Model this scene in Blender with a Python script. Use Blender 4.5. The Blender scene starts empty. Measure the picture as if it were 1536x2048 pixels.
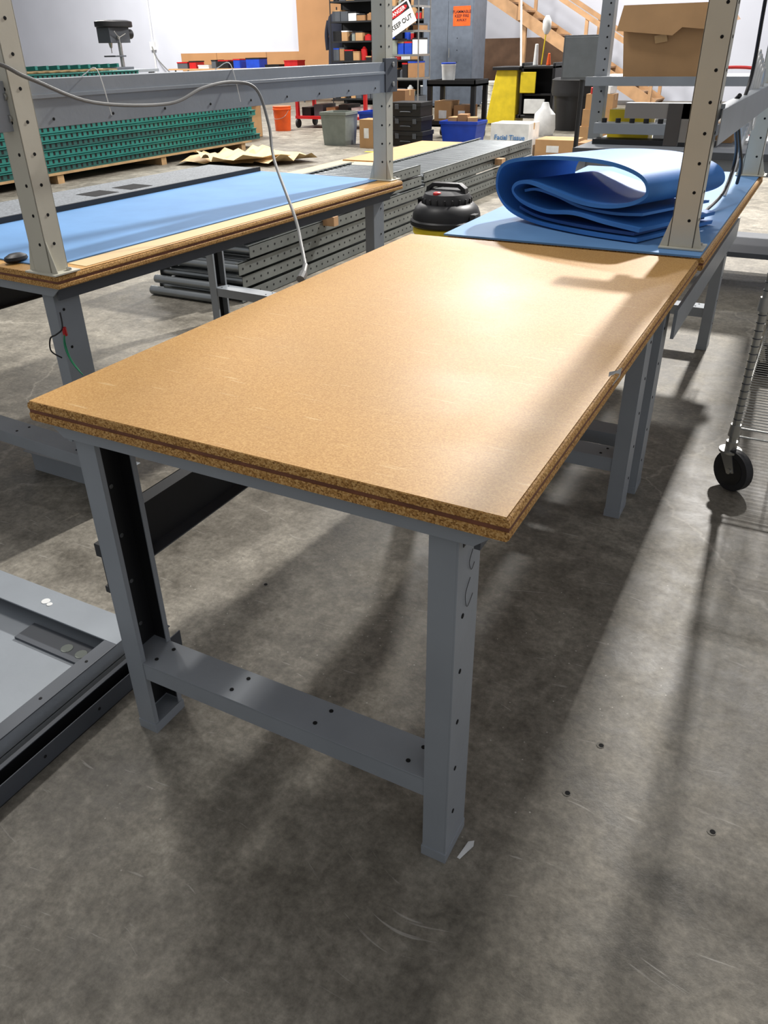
import bpy, bmesh, math, random
from mathutils import Vector, Matrix
random.seed(4)
S=bpy.context.scene
S.view_settings.view_transform='Standard'
# ---------------------------------------------------------------- materials
def lin(c):
    return tuple(((v/255)/12.92 if v/255<=.04045 else ((v/255+.055)/1.055)**2.4) for v in c)+(1,)
MC={}
def mat(name,rgb,rough=.5,metal=0,var=.12,scale=8,bump=.0,spec=.4,coat=0):
    if name in MC: return MC[name]
    m=bpy.data.materials.new(name);m.use_nodes=True;nt=m.node_tree;n=nt.nodes;L=nt.links
    b=n["Principled BSDF"]
    b.inputs["Roughness"].default_value=rough;b.inputs["Metallic"].default_value=metal
    b.inputs["Specular IOR Level"].default_value=spec
    b.inputs["Coat Weight"].default_value=coat
    tc=n.new("ShaderNodeTexCoord");no=n.new("ShaderNodeTexNoise");no.inputs["Scale"].default_value=scale;no.inputs["Detail"].default_value=5
    L.new(tc.outputs["Object"],no.inputs["Vector"])
    cr=n.new("ShaderNodeValToRGB");c=lin(rgb)
    cr.color_ramp.elements[0].position=.3;cr.color_ramp.elements[1].position=.7
    cr.color_ramp.elements[0].color=tuple(v*(1-var) for v in c[:3])+(1,)
    cr.color_ramp.elements[1].color=tuple(min(1,v*(1+var)) for v in c[:3])+(1,)
    L.new(no.outputs["Fac"],cr.inputs[0]);L.new(cr.outputs[0],b.inputs["Base Color"])
    if bump>0:
        bp=n.new("ShaderNodeBump");bp.inputs["Strength"].default_value=bump;bp.inputs["Distance"].default_value=.002
        n2=n.new("ShaderNodeTexNoise");n2.inputs["Scale"].default_value=scale*12;L.new(tc.outputs["Object"],n2.inputs["Vector"])
        L.new(n2.outputs["Fac"],bp.inputs["Height"]);L.new(bp.outputs[0],b.inputs["Normal"])
    MC[name]=m;return m
def particle(name,rgb,dark,light,rough,scale,contrast,scr=False,spec=.4):
    m=bpy.data.materials.new(name);m.use_nodes=True;nt=m.node_tree;n=nt.nodes;L=nt.links;b=n["Principled BSDF"]
    b.inputs["Specular IOR Level"].default_value=spec
    tc=n.new("ShaderNodeTexCoord")
    v=n.new("ShaderNodeTexVoronoi");v.inputs["Scale"].default_value=scale
    no=n.new("ShaderNodeTexNoise");no.inputs["Scale"].default_value=scale*.8;no.inputs["Detail"].default_value=4
    L.new(tc.outputs["Object"],v.inputs["Vector"]);L.new(tc.outputs["Object"],no.inputs["Vector"])
    sx=n.new("ShaderNodeSeparateColor");L.new(v.outputs["Color"],sx.inputs[0])
    mx=n.new("ShaderNodeMath");mx.operation='ADD';L.new(sx.outputs[0],mx.inputs[0]);L.new(no.outputs["Fac"],mx.inputs[1])
    mh=n.new("ShaderNodeMath");mh.operation='MULTIPLY';mh.inputs[1].default_value=.5;L.new(mx.outputs[0],mh.inputs[0])
    cr=n.new("ShaderNodeValToRGB");e=cr.color_ramp.elements
    e[0].position=.5-contrast;e[0].color=lin(dark);e[1].position=.5+contrast;e[1].color=lin(light)
    k=e.new(.5);k.color=lin(rgb)
    L.new(mh.outputs[0],cr.inputs[0])
    last=cr.outputs[0]
    big=n.new("ShaderNodeTexNoise");big.inputs["Scale"].default_value=2.2;big.inputs["Detail"].default_value=4;L.new(tc.outputs["Object"],big.inputs["Vector"])
    if scr:
        for rz,sc in ((.5,(9,140,1)),(-1.1,(8,110,1)),(-.2,(12,190,1))):
            mp=n.new("ShaderNodeMapping");mp.inputs["Rotation"].default_value=(0,0,rz);mp.inputs["Scale"].default_value=sc
            L.new(tc.outputs["Object"],mp.inputs["Vector"])
            ns=n.new("ShaderNodeTexNoise");ns.inputs["Scale"].default_value=1;ns.inputs["Detail"].default_value=2;L.new(mp.outputs[0],ns.inputs["Vector"])
            r2=n.new("ShaderNodeValToRGB");r2.color_ramp.elements[0].position=.70;r2.color_ramp.elements[1].position=.76
            L.new(ns.outputs["Fac"],r2.inputs[0])
            mm=n.new("ShaderNodeMix");mm.data_type='RGBA';mm.inputs[7].default_value=lin((216,188,140))
            mf=n.new("ShaderNodeMath");mf.operation='MULTIPLY';mf.inputs[1].default_value=.4;L.new(r2.outputs[0],mf.inputs[0])
            L.new(mf.outputs[0],mm.inputs[0]);L.new(last,mm.inputs[6]);last=mm.outputs[2]
    mr=n.new("ShaderNodeMapRange");mr.inputs[1].default_value=.3;mr.inputs[2].default_value=.7;mr.inputs[3].default_value=rough-.05;mr.inputs[4].default_value=rough+.09
    L.new(big.outputs["Fac"],mr.inputs[0]);L.new(mr.outputs[0],b.inputs["Roughness"])
    hv=n.new("ShaderNodeHueSaturation");mv=n.new("ShaderNodeMapRange");mv.inputs[1].default_value=.3;mv.inputs[2].default_value=.7;mv.inputs[3].default_value=.93;mv.inputs[4].default_value=1.06
    L.new(big.outputs["Fac"],mv.inputs[0]);L.new(mv.outputs[0],hv.inputs["Value"]);L.new(last,hv.inputs["Color"])
    L.new(hv.outputs[0],b.inputs["Base Color"])
    bp=n.new("ShaderNodeBump");bp.inputs["Strength"].default_value=.10;bp.inputs["Distance"].default_value=.0005
    L.new(no.outputs["Fac"],bp.inputs["Height"]);L.new(bp.outputs[0],b.inputs["Normal"])
    return m
def floor_mat():
    m=bpy.data.materials.new("worn_concrete");m.use_nodes=True;nt=m.node_tree;n=nt.nodes;L=nt.links;b=n["Principled BSDF"]
    b.inputs["Specular IOR Level"].default_value=.3
    tc=n.new("ShaderNodeTexCoord");O=tc.outputs["Object"]
    def noise(s,d=6,r=.6,dist=0):
        x=n.new("ShaderNodeTexNoise");x.inputs["Scale"].default_value=s;x.inputs["Detail"].default_value=d;x.inputs["Roughness"].default_value=r;x.inputs["Distortion"].default_value=dist;L.new(O,x.inputs["Vector"]);return x
    def ramp(src,p0,p1,c0,c1):
        x=n.new("ShaderNodeValToRGB");x.color_ramp.elements[0].position=p0;x.color_ramp.elements[1].position=p1
        x.color_ramp.elements[0].color=c0;x.color_ramp.elements[1].color=c1;L.new(src,x.inputs[0]);return x
    def mix(f,a,bb,mode='MIX',fac=None):
        x=n.new("ShaderNodeMix");x.data_type='RGBA';x.blend_type=mode
        if fac is not None: x.inputs[0].default_value=fac
        else: L.new(f,x.inputs[0])
        if isinstance(a,tuple): x.inputs[6].default_value=a
        else: L.new(a,x.inputs[6])
        if isinstance(bb,tuple): x.inputs[7].default_value=bb
        else: L.new(bb,x.inputs[7])
        return x.outputs[2]
    n1=noise(1.3,8,.62,.4);n2=noise(5.5,8,.7,.3);n3=noise(60,4,.7);n4=noise(.45,4,.5);n5=noise(18,6,.75,.2)
    base=ramp(n1.outputs["Fac"],.32,.70,lin((126,121,112)),lin((160,155,145))).outputs[0]
    s2=ramp(n2.outputs["Fac"],.36,.66,(.54,.53,.51,1),(1.16,1.15,1.13,1)).outputs[0]
    c=mix(None,base,s2,'MULTIPLY',.85)
    s3=ramp(n3.outputs["Fac"],.33,.68,(.62,.62,.61,1),(1.18,1.18,1.17,1)).outputs[0]
    c=mix(None,c,s3,'MULTIPLY',.8)
    s5=ramp(n5.outputs["Fac"],.36,.66,(.66,.65,.63,1),(1.17,1.17,1.16,1)).outputs[0]
    c=mix(None,c,s5,'MULTIPLY',.85)
    s4=ramp(n4.outputs["Fac"],.35,.62,(.80,.79,.76,1),(1,1,1,1)).outputs[0]
    c=mix(None,c,s4,'MULTIPLY',.8)
    for rz,sc,p in ((.9,(7,90,1),.70),(-.7,(5,75,1),.71),(2.2,(9,110,1),.71)):
        mp=n.new("ShaderNodeMapping");mp.inputs["Rotation"].default_value=(0,0,rz);mp.inputs["Scale"].default_value=sc
        ds=noise(1.1,2);dv=n.new("ShaderNodeVectorMath");dv.operation='SCALE';dv.inputs[3].default_value=.5;L.new(ds.outputs["Color"],dv.inputs[0])
        da=n.new("ShaderNodeVectorMath");da.operation='ADD';L.new(O,da.inputs[0]);L.new(dv.outputs[0],da.inputs[1]);L.new(da.outputs[0],mp.inputs["Vector"])
        ns=n.new("ShaderNodeTexNoise");ns.inputs["Scale"].default_value=1;ns.inputs["Detail"].default_value=3;L.new(mp.outputs[0],ns.inputs["Vector"])
        f=ramp(ns.outputs["Fac"],p,p+.05,(0,0,0,1),(.32,.32,.32,1)).outputs[0]
        c=mix(f,c,lin((196,192,184)))
    vo=n.new("ShaderNodeTexVoronoi");vo.inputs["Scale"].default_value=38;L.new(O,vo.inputs["Vector"])
    f=ramp(vo.outputs["Distance"],.05,.09,(.75,.75,.75,1),(0,0,0,1)).outputs[0]
    nm=noise(1.7,3);g=ramp(nm.outputs["Fac"],.52,.60,(0,0,0,1),(1,1,1,1)).outputs[0]
    fg=mix(None,f,g,'MULTIPLY',1.0)
    c=mix(fg,c,lin((205,200,190)))
    vc=n.new("ShaderNodeTexVoronoi");vc.feature='DISTANCE_TO_EDGE';vc.inputs["Scale"].default_value=.42
    dn=noise(2.5,5);ad=n.new("ShaderNodeVectorMath");ad.operation='ADD';sc_=n.new("ShaderNodeVectorMath");sc_.operation='SCALE';sc_.inputs[3].default_value=.35
    L.new(dn.outputs["Color"],sc_.inputs[0]);L.new(O,ad.inputs[0]);L.new(sc_.outputs[0],ad.inputs[1]);L.new(ad.outputs[0],vc.inputs["Vector"])
    f=ramp(vc.outputs["Distance"],.0008,.002,(.3,.3,.3,1),(0,0,0,1)).outputs[0]
    c=mix(f,c,lin((185,178,165)))
    L.new(c,b.inputs["Base Color"])
    mr=n.new("ShaderNodeMapRange");mr.inputs[1].default_value=.3;mr.inputs[2].default_value=.7;mr.inputs[3].default_value=.42;mr.inputs[4].default_value=.68
    L.new(n2.outputs["Fac"],mr.inputs[0]);L.new(mr.outputs[0],b.inputs["Roughness"])
    bp=n.new("ShaderNodeBump");bp.inputs["Strength"].default_value=.25;bp.inputs["Distance"].default_value=.003
    L.new(n3.outputs["Fac"],bp.inputs["Height"]);L.new(bp.outputs[0],b.inputs["Normal"])
    return m
GREY=mat("grey_powder_coated_steel",(140,146,152),.38,.0,.06,6,.15)
DGREY=mat("dark_grey_steel",(76,80,86),.5,.0,.08,6)  # one even dark grey for the darker metal parts
BEIGE=mat("beige_powder_coated_steel",(198,194,178),.42,.0,.06,5,.1)
BLACK=mat("black_plastic",(24,24,26),.45)
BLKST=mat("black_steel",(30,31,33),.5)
HOLE=mat("hole_dark",(14,14,15),.9)
RUB=mat("dark_rubber",(40,40,42),.7)
CHROME=mat("zinc_wire",(176,176,172),.3,.85,.08)
BLUEM=mat("pale_blue_vinyl_mat",(102,144,190),.6,0,.08,5,.1,.2)
BLUER=mat("blue_foam_mat",(58,116,186),.55,0,.10,6,.1,.25)
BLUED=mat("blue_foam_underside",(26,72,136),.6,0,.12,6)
CARD=mat("cardboard",(176,138,96),.75,0,.08,6)
CARD2=mat("dark_cardboard",(150,112,76),.75,0,.08,6)
TAPE=mat("packing_tape",(196,160,112),.3)
WHITE=mat("white_plastic",(225,226,224),.5)
RED=mat("red_plastic",(176,30,32),.4)
ORANGE=mat("orange_plastic",(222,88,30),.4)
YEL=mat("yellow_vinyl",(222,196,40),.45)
GREEN=mat("teal_rack_paint",(28,104,96),.5,0,.15,4)
GREEN2=mat("dark_teal_rack_paint",(20,72,68),.55,0,.15,4)
WOOD=mat("pine_lumber",(168,132,96),.6,0,.15,5)
PALLET=mat("pallet_wood",(160,130,92),.8,0,.2,7)
STEELR=mat("conveyor_steel",(120,124,122),.4,.6,.15,6)
ROLL=mat("galvanised_roller",(140,144,146),.32,.8,.12,5)
CABG=mat("cabinet_grey",(92,100,112),.45)
BLUP=mat("blue_plastic",(28,66,176),.4)
BINP=mat("grey_bin_plastic",(128,134,126),.55)
CORD=mat("grey_cord",(112,112,110),.5)
WCORD=mat("white_cord",(205,205,202),.5)
GRNW=mat("green_wire",(20,120,80),.5)
PB=particle("particleboard_top",(184,140,78),(168,122,62),(198,156,94),.46,420,.32,True,.26)
PBE=particle("particleboard_edge",(184,138,78),(112,74,36),(216,176,116),.7,420,.3,False,.2)
MID=mat("hardboard_core",(116,72,52),.65,0,.2,40)
PAPER=mat("kraft_paper",(206,178,132),.6,0,.06,4)
TANW=mat("tan_wall_panel",(170,126,84),.7,0,.06,2)
SHEET=mat("speckled_grey_sheet",(122,126,130),.6,0,.35,120,.1,.25)
# ---------------------------------------------------------------- builder
class Bd:
    def __init__(s,name): s.name=name;s.bm=bmesh.new();s.ms=[]
    def mi(s,m):
        if m not in s.ms: s.ms.append(m)
        return s.ms.index(m)
    def faces(s,vs,fs,m):
        i=s.mi(m);v=[s.bm.verts.new(p) for p in vs]
        for f in fs:
            try:
                q=s.bm.faces.new([v[k] for k in f]);q.material_index=i
            except Exception: pass
        return v
    def box(s,x0,x1,y0,y1,z0,z1,m,rz=0,piv=None,M=None):
        P=[(x0,y0,z0),(x1,y0,z0),(x1,y1,z0),(x0,y1,z0),(x0,y0,z1),(x1,y0,z1),(x1,y1,z1),(x0,y1,z1)]
        if rz:
            c=Vector(piv) if piv else Vector(((x0+x1)/2,(y0+y1)/2,0));R=Matrix.Rotation(rz,3,'Z')
            P=[tuple(R@(Vector(p)-c)+c) for p in P]
        if M is not None: P=[tuple(M@Vector(p)) for p in P]
        return s.faces(P,[(0,3,2,1),(4,5,6,7),(0,1,5,4),(1,2,6,5),(2,3,7,6),(3,0,4,7)],m)
    def bar(s,p0,p1,w,h,m,up=(0,0,1)):
        p0=Vector(p0);p1=Vector(p1);d=(p1-p0).normalized();u=Vector(up)
        r=d.cross(u)
        if r.length<1e-4: r=d.cross(Vector((1,0,0)))
        r.normalize();u=r.cross(d).normalized();P=[]
        for p in (p0,p1):
            for a,b in ((-1,-1),(1,-1),(1,1),(-1,1)): P.append(tuple(p+r*a*w/2+u*b*h/2))
        s.faces(P,[(0,1,2,3),(7,6,5,4),(0,4,5,1),(1,5,6,2),(2,6,7,3),(3,7,4,0)],m)
    def cyl(s,p0,p1,r,m,seg=14,r2=None):
        p0=Vector(p0);p1=Vector(p1);d=(p1-p0).normalized();r2=r if r2 is None else r2
        a=d.cross(Vector((0,0,1)) if abs(d.z)<.9 else Vector((1,0,0))).normalized();b=d.cross(a)
        P=[];F=[]
        for p,rr in ((p0,r),(p1,r2)):
            for k in range(seg):
                t=2*math.pi*k/seg;P.append(tuple(p+(a*math.cos(t)+b*math.sin(t))*rr))
        for k in range(seg): F.append((k,(k+1)%seg,seg+(k+1)%seg,seg+k))
        F.append(tuple(range(seg-1,-1,-1)));F.append(tuple(range(seg,2*seg)))
        s.faces(P,F,m)
    def lathe(s,c,prof,m,seg=28,sy=1):
        P=[];F=[];n=len(prof)
        for r,z in prof:
            for k in range(seg):
                t=2*math.pi*k/seg;P.append((c[0]+r*math.cos(t),c[1]+sy*r*math.sin(t),c[2]+z))
        for i in range(n-1):
            for k in range(seg): F.append((i*seg+k,i*seg+(k+1)%seg,(i+1)*seg+(k+1)%seg,(i+1)*seg+k))
        F.append(tuple(range(seg-1,-1,-1)));F.append(tuple(range((n-1)*seg,n*seg)))
        s.faces(P,F,m)
    def prism(s,pts,vec,m):
        v=Vector(vec);n=len(pts);P=[tuple(p) for p in pts]+[tuple(Vector(p)+v) for p in pts]
        F=[tuple(range(n-1,-1,-1)),tuple(range(n,2*n))]+[(k,(k+1)%n,n+(k+1)%n,n+k) for k in range(n)]
        s.faces(P,F,m)
    def tube(s,pts,r,m,seg=8,sub=6):
        pts=smooth3(pts,sub);P=[];F=[];prev=None
        for i,p in enumerate(pts):
            d=(pts[min(i+1,len(pts)-1)]-pts[max(i-1,0)]).normalized()
            a=(prev-d*prev.dot(d)) if prev is not None else d.cross(Vector((0,0,1)) if abs(d.z)<.9 else Vector((1,0,0)))
            a.normalize();prev=a;b=d.cross(a)
            for k in range(seg):
                t=2*math.pi*k/seg;P.append(tuple(p+(a*math.cos(t)+b*math.sin(t))*r))
        for i in range(len(pts)-1):
            for k in range(seg): F.append((i*seg+k,i*seg+(k+1)%seg,(i+1)*seg+(k+1)%seg,(i+1)*seg+k))
        F.append(tuple(range(seg-1,-1,-1)));F.append(tuple(range((len(pts)-1)*seg,len(pts)*seg)))
        s.faces(P,F,m)
    def disc(s,p,nrm,r,m=None,t=.0012,seg=12):
        p=Vector(p);nn=Vector(nrm).normalized();s.cyl(p-nn*.0004,p+nn*t,r,m or HOLE,seg)
    def done(s,loc=None,rz=0,bevel=0,piv=None):
        bm=s.bm
        bmesh.ops.recalc_face_normals(bm,faces=bm.faces)
        if rz and piv is not None:
            bmesh.ops.rotate(bm,cent=Vector(piv),matrix=Matrix.Rotation(rz,3,'Z'),verts=bm.verts)
        xs=[v.co.x for v in bm.verts];ys=[v.co.y for v in bm.verts];zs=[v.co.z for v in bm.verts]
        o=Vector(((min(xs)+max(xs))/2,(min(ys)+max(ys))/2,min(zs)))
        for v in bm.verts: v.co-=o
        me=bpy.data.meshes.new(s.name);bm.to_mesh(me);bm.free()
        for m in s.ms: me.materials.append(m)
        me.shade_smooth();me.set_sharp_from_angle(angle=math.radians(35))
        ob=bpy.data.objects.new(s.name,me);S.collection.objects.link(ob);ob.location=o if loc is None else Vector(loc)+o
        if bevel:
            b=ob.modifiers.new("bevel",'BEVEL');b.width=bevel;b.segments=2;b.limit_method='ANGLE';b.angle_limit=math.radians(50);b.harden_normals=False
        return ob
def smooth3(pts,sub=6):
    P=[Vector(p) for p in pts]
    if len(P)<3: return P
    o=[]
    for i in range(len(P)-1):
        a=P[max(i-1,0)];b=P[i];c=P[i+1];d=P[min(i+2,len(P)-1)]
        for k in range(sub):
            t=k/sub;o.append(.5*((2*b)+(-a+c)*t+(2*a-5*b+4*c-d)*t*t+(-a+3*b-3*c+d)*t**3))
    o.append(P[-1]);return o
def text(parent,name,body,size,loc,rot,m,sx=1):
    cu=bpy.data.curves.new(name,'FONT');cu.body=body;cu.size=size;cu.align_x='CENTER';cu.align_y='CENTER';cu.extrude=.0008;cu.offset=size*.015
    ob=bpy.data.objects.new(name,cu);S.collection.objects.link(ob);cu.materials.append(m)
    ob.parent=parent;ob.matrix_parent_inverse=Matrix.Translation(-Vector(parent.location))
    ob.location=loc;ob.rotation_euler=rot;ob.scale=(sx,1,1);return ob
# ---------------------------------------------------------------- room
b=Bd("floor");b.box(-34,8,-6,23,-.1,0,floor_mat());b.done()
WALL=mat("white_painted_wall",(196,199,209),.8,0,.03,1)
b=Bd("wall_back");b.box(-34,8,23,23.2,0,9,WALL);b.done()
b=Bd("wall_left");b.box(-34.2,-34,-6,23,0,9,WALL);b.done()
b=Bd("wall_right");b.box(8,8.2,-6,23,0,9,WALL);b.done()
b=Bd("wall_panel_tan")
b.box(-19.0,-10.6,22.93,23,0,1.28,TANW);b.box(-14.2,-11.0,22.86,22.93,0,4.2,TANW)
for x in (-17.5,-15.5): b.box(x,x+.02,22.92,22.95,0,1.28,CARD2)
b.done()
b=Bd("wall_conduit");b.cyl((-20.2,22.96,0),(-20.2,22.96,5),.03,WHITE,8);b.box(-20.3,-20.1,22.9,23,1.4,1.65,WHITE)
b.tube([(-20.2,22.9,1.5),(-20.0,22.8,1.2),(-19.6,22.7,.9),(-19.2,22.7,.6)],.02,CORD,6);b.done()
# ---------------------------------------------------------------- benches
def leg(b,x,y,h,sx,sy,w=.048,d=.092,t=.003,mt=GREY,foot=True):
    """U channel: web on outer x side, flanges at both y ends. (x,y)=outer corner, sx/sy = inward directions"""
    X=lambda a:x+sx*a
    Y=lambda a:y+sy*a
    def bx(a0,a1,c0,c1,z0,z1,m): b.box(min(X(a0),X(a1)),max(X(a0),X(a1)),min(Y(c0),Y(c1)),max(Y(c0),Y(c1)),z0,z1,m)
    bx(0,t,0,d,.02,h,mt);bx(t,w,0,t,.02,h,mt);bx(t,w,d-t,d,.02,h,mt)
    bx(w-t,w,t,.012,.02,h,mt);bx(w-t,w,d-.012,d-t,.02,h,mt)
    bx(-.001,w+.002,-.002,d+.002,0,.025,mt)
    bx(t,t+.0015,t,d-t,.03,h,BLKST)  # thin black liners on inner faces: shade of the open channel put in as colour
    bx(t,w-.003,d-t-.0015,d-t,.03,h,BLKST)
    z=.12
    while z<h-.08:
        b.disc((X(0),Y(d*.3),z),(-sx,0,0),.0045);b.disc((X(t+.002),Y(d*.6),z+.03),(sx,0,0),.005,ROLL)
        z+=.115
def bench(name,W_,L_,H_,th,mat_rect=None,strz=(.43,.56),legH=None,edge_round=True,backstringer=True):
    b=Bd(name);z1=H_;z0=H_-th
    a=th*.40;c=th*.60;r=.010
    pr=[(0.002,z1-a),(0,z1-a+.002),(0,z1-r),(r*.3,z1-r*.3),(r,z1),(W_-r,z1),(W_-r*.3,z1-r*.3),(W_,z1-r),(W_,z1-a+.002),(W_-.002,z1-a)]
    b.prism([(x,0,z) for x,z in pr],(0,L_,0),PBE)
    b.box(r*.6,W_-r*.6,.0015,L_-.0015,z1-.0002,z1+.0008,PB)
    b.box(.0015,W_-.0015,.0015,L_-.0015,z1-c,z1-a,MID)
    pr=[(.002,z1-c),(0,z1-c-.002),(0,z0+.004),(.004,z0),(W_-.004,z0),(W_,z0+.004),(W_,z1-c-.002),(W_-.002,z1-c)]
    b.prism([(x,0,z) for x,z in pr],(0,L_,0),PBE)
    hl=z0-.03
    for ya,yb,yt in ((.014,.018,.075),(L_-.018,L_-.014,L_-.075)):
        b.prism([(.022,ya,z0),(W_-.018,ya,z0),(W_-.055,ya,hl),(.06,ya,hl)],(0,yb-ya,0),GREY)
        y0_,y1_=(ya,yt) if yt>ya else (yt,yb)
        b.prism([(.022,y0_,z0-.003),(W_-.018,y0_,z0-.003),(W_-.018,y0_,z0-.0002),(.022,y0_,z0-.0002)],(0,y1_-y0_,0),GREY)
    b.box(.05,.06,.03,L_-.03,z0-.045,z0,GREY);b.box(W_-.06,W_-.05,.03,L_-.03,z0-.045,z0,DGREY)
    zl=z0-.002
    xr=W_-.084
    for sx,x in ((1,.062),(-1,xr)):
        leg(b,x,.034,zl,sx,1);leg(b,x,L_-.034,zl,sx,-1)
    for y0_,y1_,o in ((.036,.122,-1),(L_-.122,L_-.036,1)):
        b.box(.066,xr-.004,y0_,y1_,.204,.208,GREY)
        b.box(.066,xr-.004,y0_,y0_+.003,.162,.205,GREY);b.box(.066,xr-.004,y1_-.003,y1_,.162,.205,GREY)
        n=4
        for k in range(n):
            x=.11+(xr-.22)*k/(n-1)*1.0+.03
            b.disc((x-.012,y0_+.024,.208),(0,0,1),.0045);b.disc((x,y0_+.066,.208),(0,0,1),.0045)
    if backstringer:
        x=.070
        b.box(x,x+.003,.126,L_-.126,strz[0],strz[1],BLKST);b.box(x,x+.035,.126,L_-.126,strz[0],strz[0]+.003,DGREY);b.box(x,x+.035,.126,L_-.126,strz[1]-.003,strz[1],BLKST)
    return b
MW,ML,MH=.914,1.574,.814
b=bench("workbench",MW,ML,MH,.037)
b.faces([(.9145,.56,.80),(.9148,.62,.797),(.9148,.63,.812),(.912,.60,.8155),(.9,.585,.8155),(.905,.56,.815)],[(0,1,2,3,4,5)],CHROME)
b.box(.045,.062,.035,.06,.47,.50,BLKST);b.box(.052,.062,.04,.046,.38,.50,BLKST);b.box(.048,.066,.036,.05,.38,.395,BLKST)
b.box(.8305,.8312,.05,.075,.715,.73,BLACK)
b.tube([(.831,.09,.69),(.832,.075,.675),(.832,.085,.655),(.831,.10,.66)],.0006,BLACK,5)
b.tube([(.831,.085,.64),(.832,.065,.62),(.832,.075,.59),(.831,.10,.60)],.0006,BLACK,5)
b.done(bevel=.0008)
def post(b,x,y,z0,z1,w=.07,d=.06,openx=1,foot=1):
    t=.003
    b.box(x-w/2,x+w/2,y-d/2,y-d/2+t,z0,z1,BEIGE);b.box(x-w/2,x-w/2+t,y-d/2,y+d/2,z0,z1,BEIGE)
    b.box(x+w/2-t,x+w/2,y-d/2,y+d/2,z0,z1,BEIGE);b.box(x-w/2,x+w/2,y+d/2-t,y+d/2,z0,z1,BEIGE)
    b.box(x-w*.85,x+w*.95,y-d*.75,y+d*.75,z0,z0+.005,BEIGE)
    for sx in (-1,1):
        b.prism([(x+sx*w/2,y-d/2+.002,z0+.004),(x+sx*w*.85,y-d/2+.002,z0+.004),(x+sx*w/2,y-d/2+.002,z0+.09)],(0,.003,0),BEIGE)
        b.cyl((x+sx*w*.7,y+.02,z0+.004),(x+sx*w*.7,y+.02,z0+.012),.008,CHROME,6)
    z=z0+.08
    while z<z1-.02:
        b.disc((x+w*.18,y-d/2,z),(0,-1,0),.0045);b.disc((x+w/2,y,z),(1,0,0),.0045);z+=.0762
# bench 2 (left)
B2W,B2L=1.23,1.97
ox,oy=-.65-B2W,.665
b=bench("workbench",B2W,B2L,MH,.036)
z=MH
b.box(.02,B2W-.105,.06,B2L-.03,z+.001,z+.005,BLUEM)
b.box(B2W-.10,B2W-.02,.12,B2L-.3,z+.001,z+.0022,PAPER)
for v in b.bm.verts: v.co.x+=ox;v.co.y+=oy
b.tube([(-.705,.690,.70),(-.69,.675,.66),(-.71,.665,.64),(-.75,.67,.62),(-.76,.67,.58),(-.73,.68,.56)],.0025,BLACK,6)
b.tube([(-.69,.685,.66),(-.688,.672,.62),(-.68,.672,.57),(-.66,.68,.53)],.002,GRNW,6)
b.tube([(-.695,.685,.65),(-.685,.665,.61),(-.672,.668,.56),(-.65,.68,.52)],.002,GRNW,6)
b.cyl((-.692,.682,.635),(-.69,.68,.66),.007,RED,8)
rot2=-math.atan2(.10,1.95)
ob=b.done(rz=rot2,piv=(-.65,.665,0),bevel=.0008)
b=Bd("bench_upright_frame")
zt=MH+.006
post(b,-.712,.70,zt-.0045,2.25);post(b,-.745,2.62,zt-.0045,2.25)
bz0,bz1=1.18,1.295
b.box(-.702,-.699,.50,2.63,bz0,bz1,GREY);b.box(-.77,-.70,.50,2.63,bz1-.003,bz1,GREY);b.box(-.73,-.70,.50,2.63,bz0,bz0+.003,GREY)
b.box(-.699,-.694,.74,2.60,bz1-.045,bz1-.035,GREY)
b.box(-.7088,-.6925,2.56,2.66,1.18,1.31,DGREY)
b.cyl((-.6925,2.62,1.285),(-.686,2.62,1.285),.01,CHROME,8);b.cyl((-.6925,2.62,1.21),(-.686,2.62,1.21),.01,CHROME,8)
b.cyl((-.70,.669,1.26),(-.70,.662,1.26),.009,CHROME,8);b.cyl((-.70,.669,1.21),(-.70,.662,1.21),.009,CHROME,8)
for k in range(9): b.disc((-.698,.8+.21*k,bz0+.02),(1,0,0),.004)
b.done(rz=rot2,piv=(-.65,.665,0),bevel=.0008)
b=Bd("slotted_steel_panel")
zz=MH+.0055
x0,x1=-1.80,-1.47
b.box(x0,x1,.85,2.60,zz,zz+.014,SHEET)
for ya in (1.60,1.80): b.box(-1.66,-1.54,ya,ya+.13,zz+.0138,zz+.0150,HOLE)
b.box(x1+.0,x1+.012,.85,2.60,zz,zz+.02,BLKST)
b.done(rz=rot2,piv=(-.65,.665,0))
b=Bd("computer_mouse");b.lathe((-.90,.74,MH+.005),[(.022,0),(.026,.006),(.024,.014),(.014,.021),(.004,.022)],BLACK,20,1.5);b.done()
b=Bd("power_cord")
b.tube([(-.82,.30,1.34),(-.68,.60,1.34),(-.635,.70,1.30),(-.625,.89,1.235),(-.625,1.19,1.215),(-.625,1.36,1.25),(-.63,1.52,1.26),(-.60,1.61,1.235),(-.545,1.59,1.13),(-.47,1.50,1.03),(-.25,1.274,.90),(-.11,1.09,.86),(-.035,.99,.835)],.005,CORD,8,8)
b.cyl((-.035,.99,.835),(-.02,.955,.822),.008,CORD,10);b.cyl((-.02,.955,.822),(-.014,.93,.812),.012,CORD,10)
for y in (.95,1.55): b.tube([(-.625,y,1.20),(-.66,y+.01,1.31),(-.72,y+.02,1.302),(-.74,y+.02,1.29)],.0015,WHITE,5)
b.done()
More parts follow.
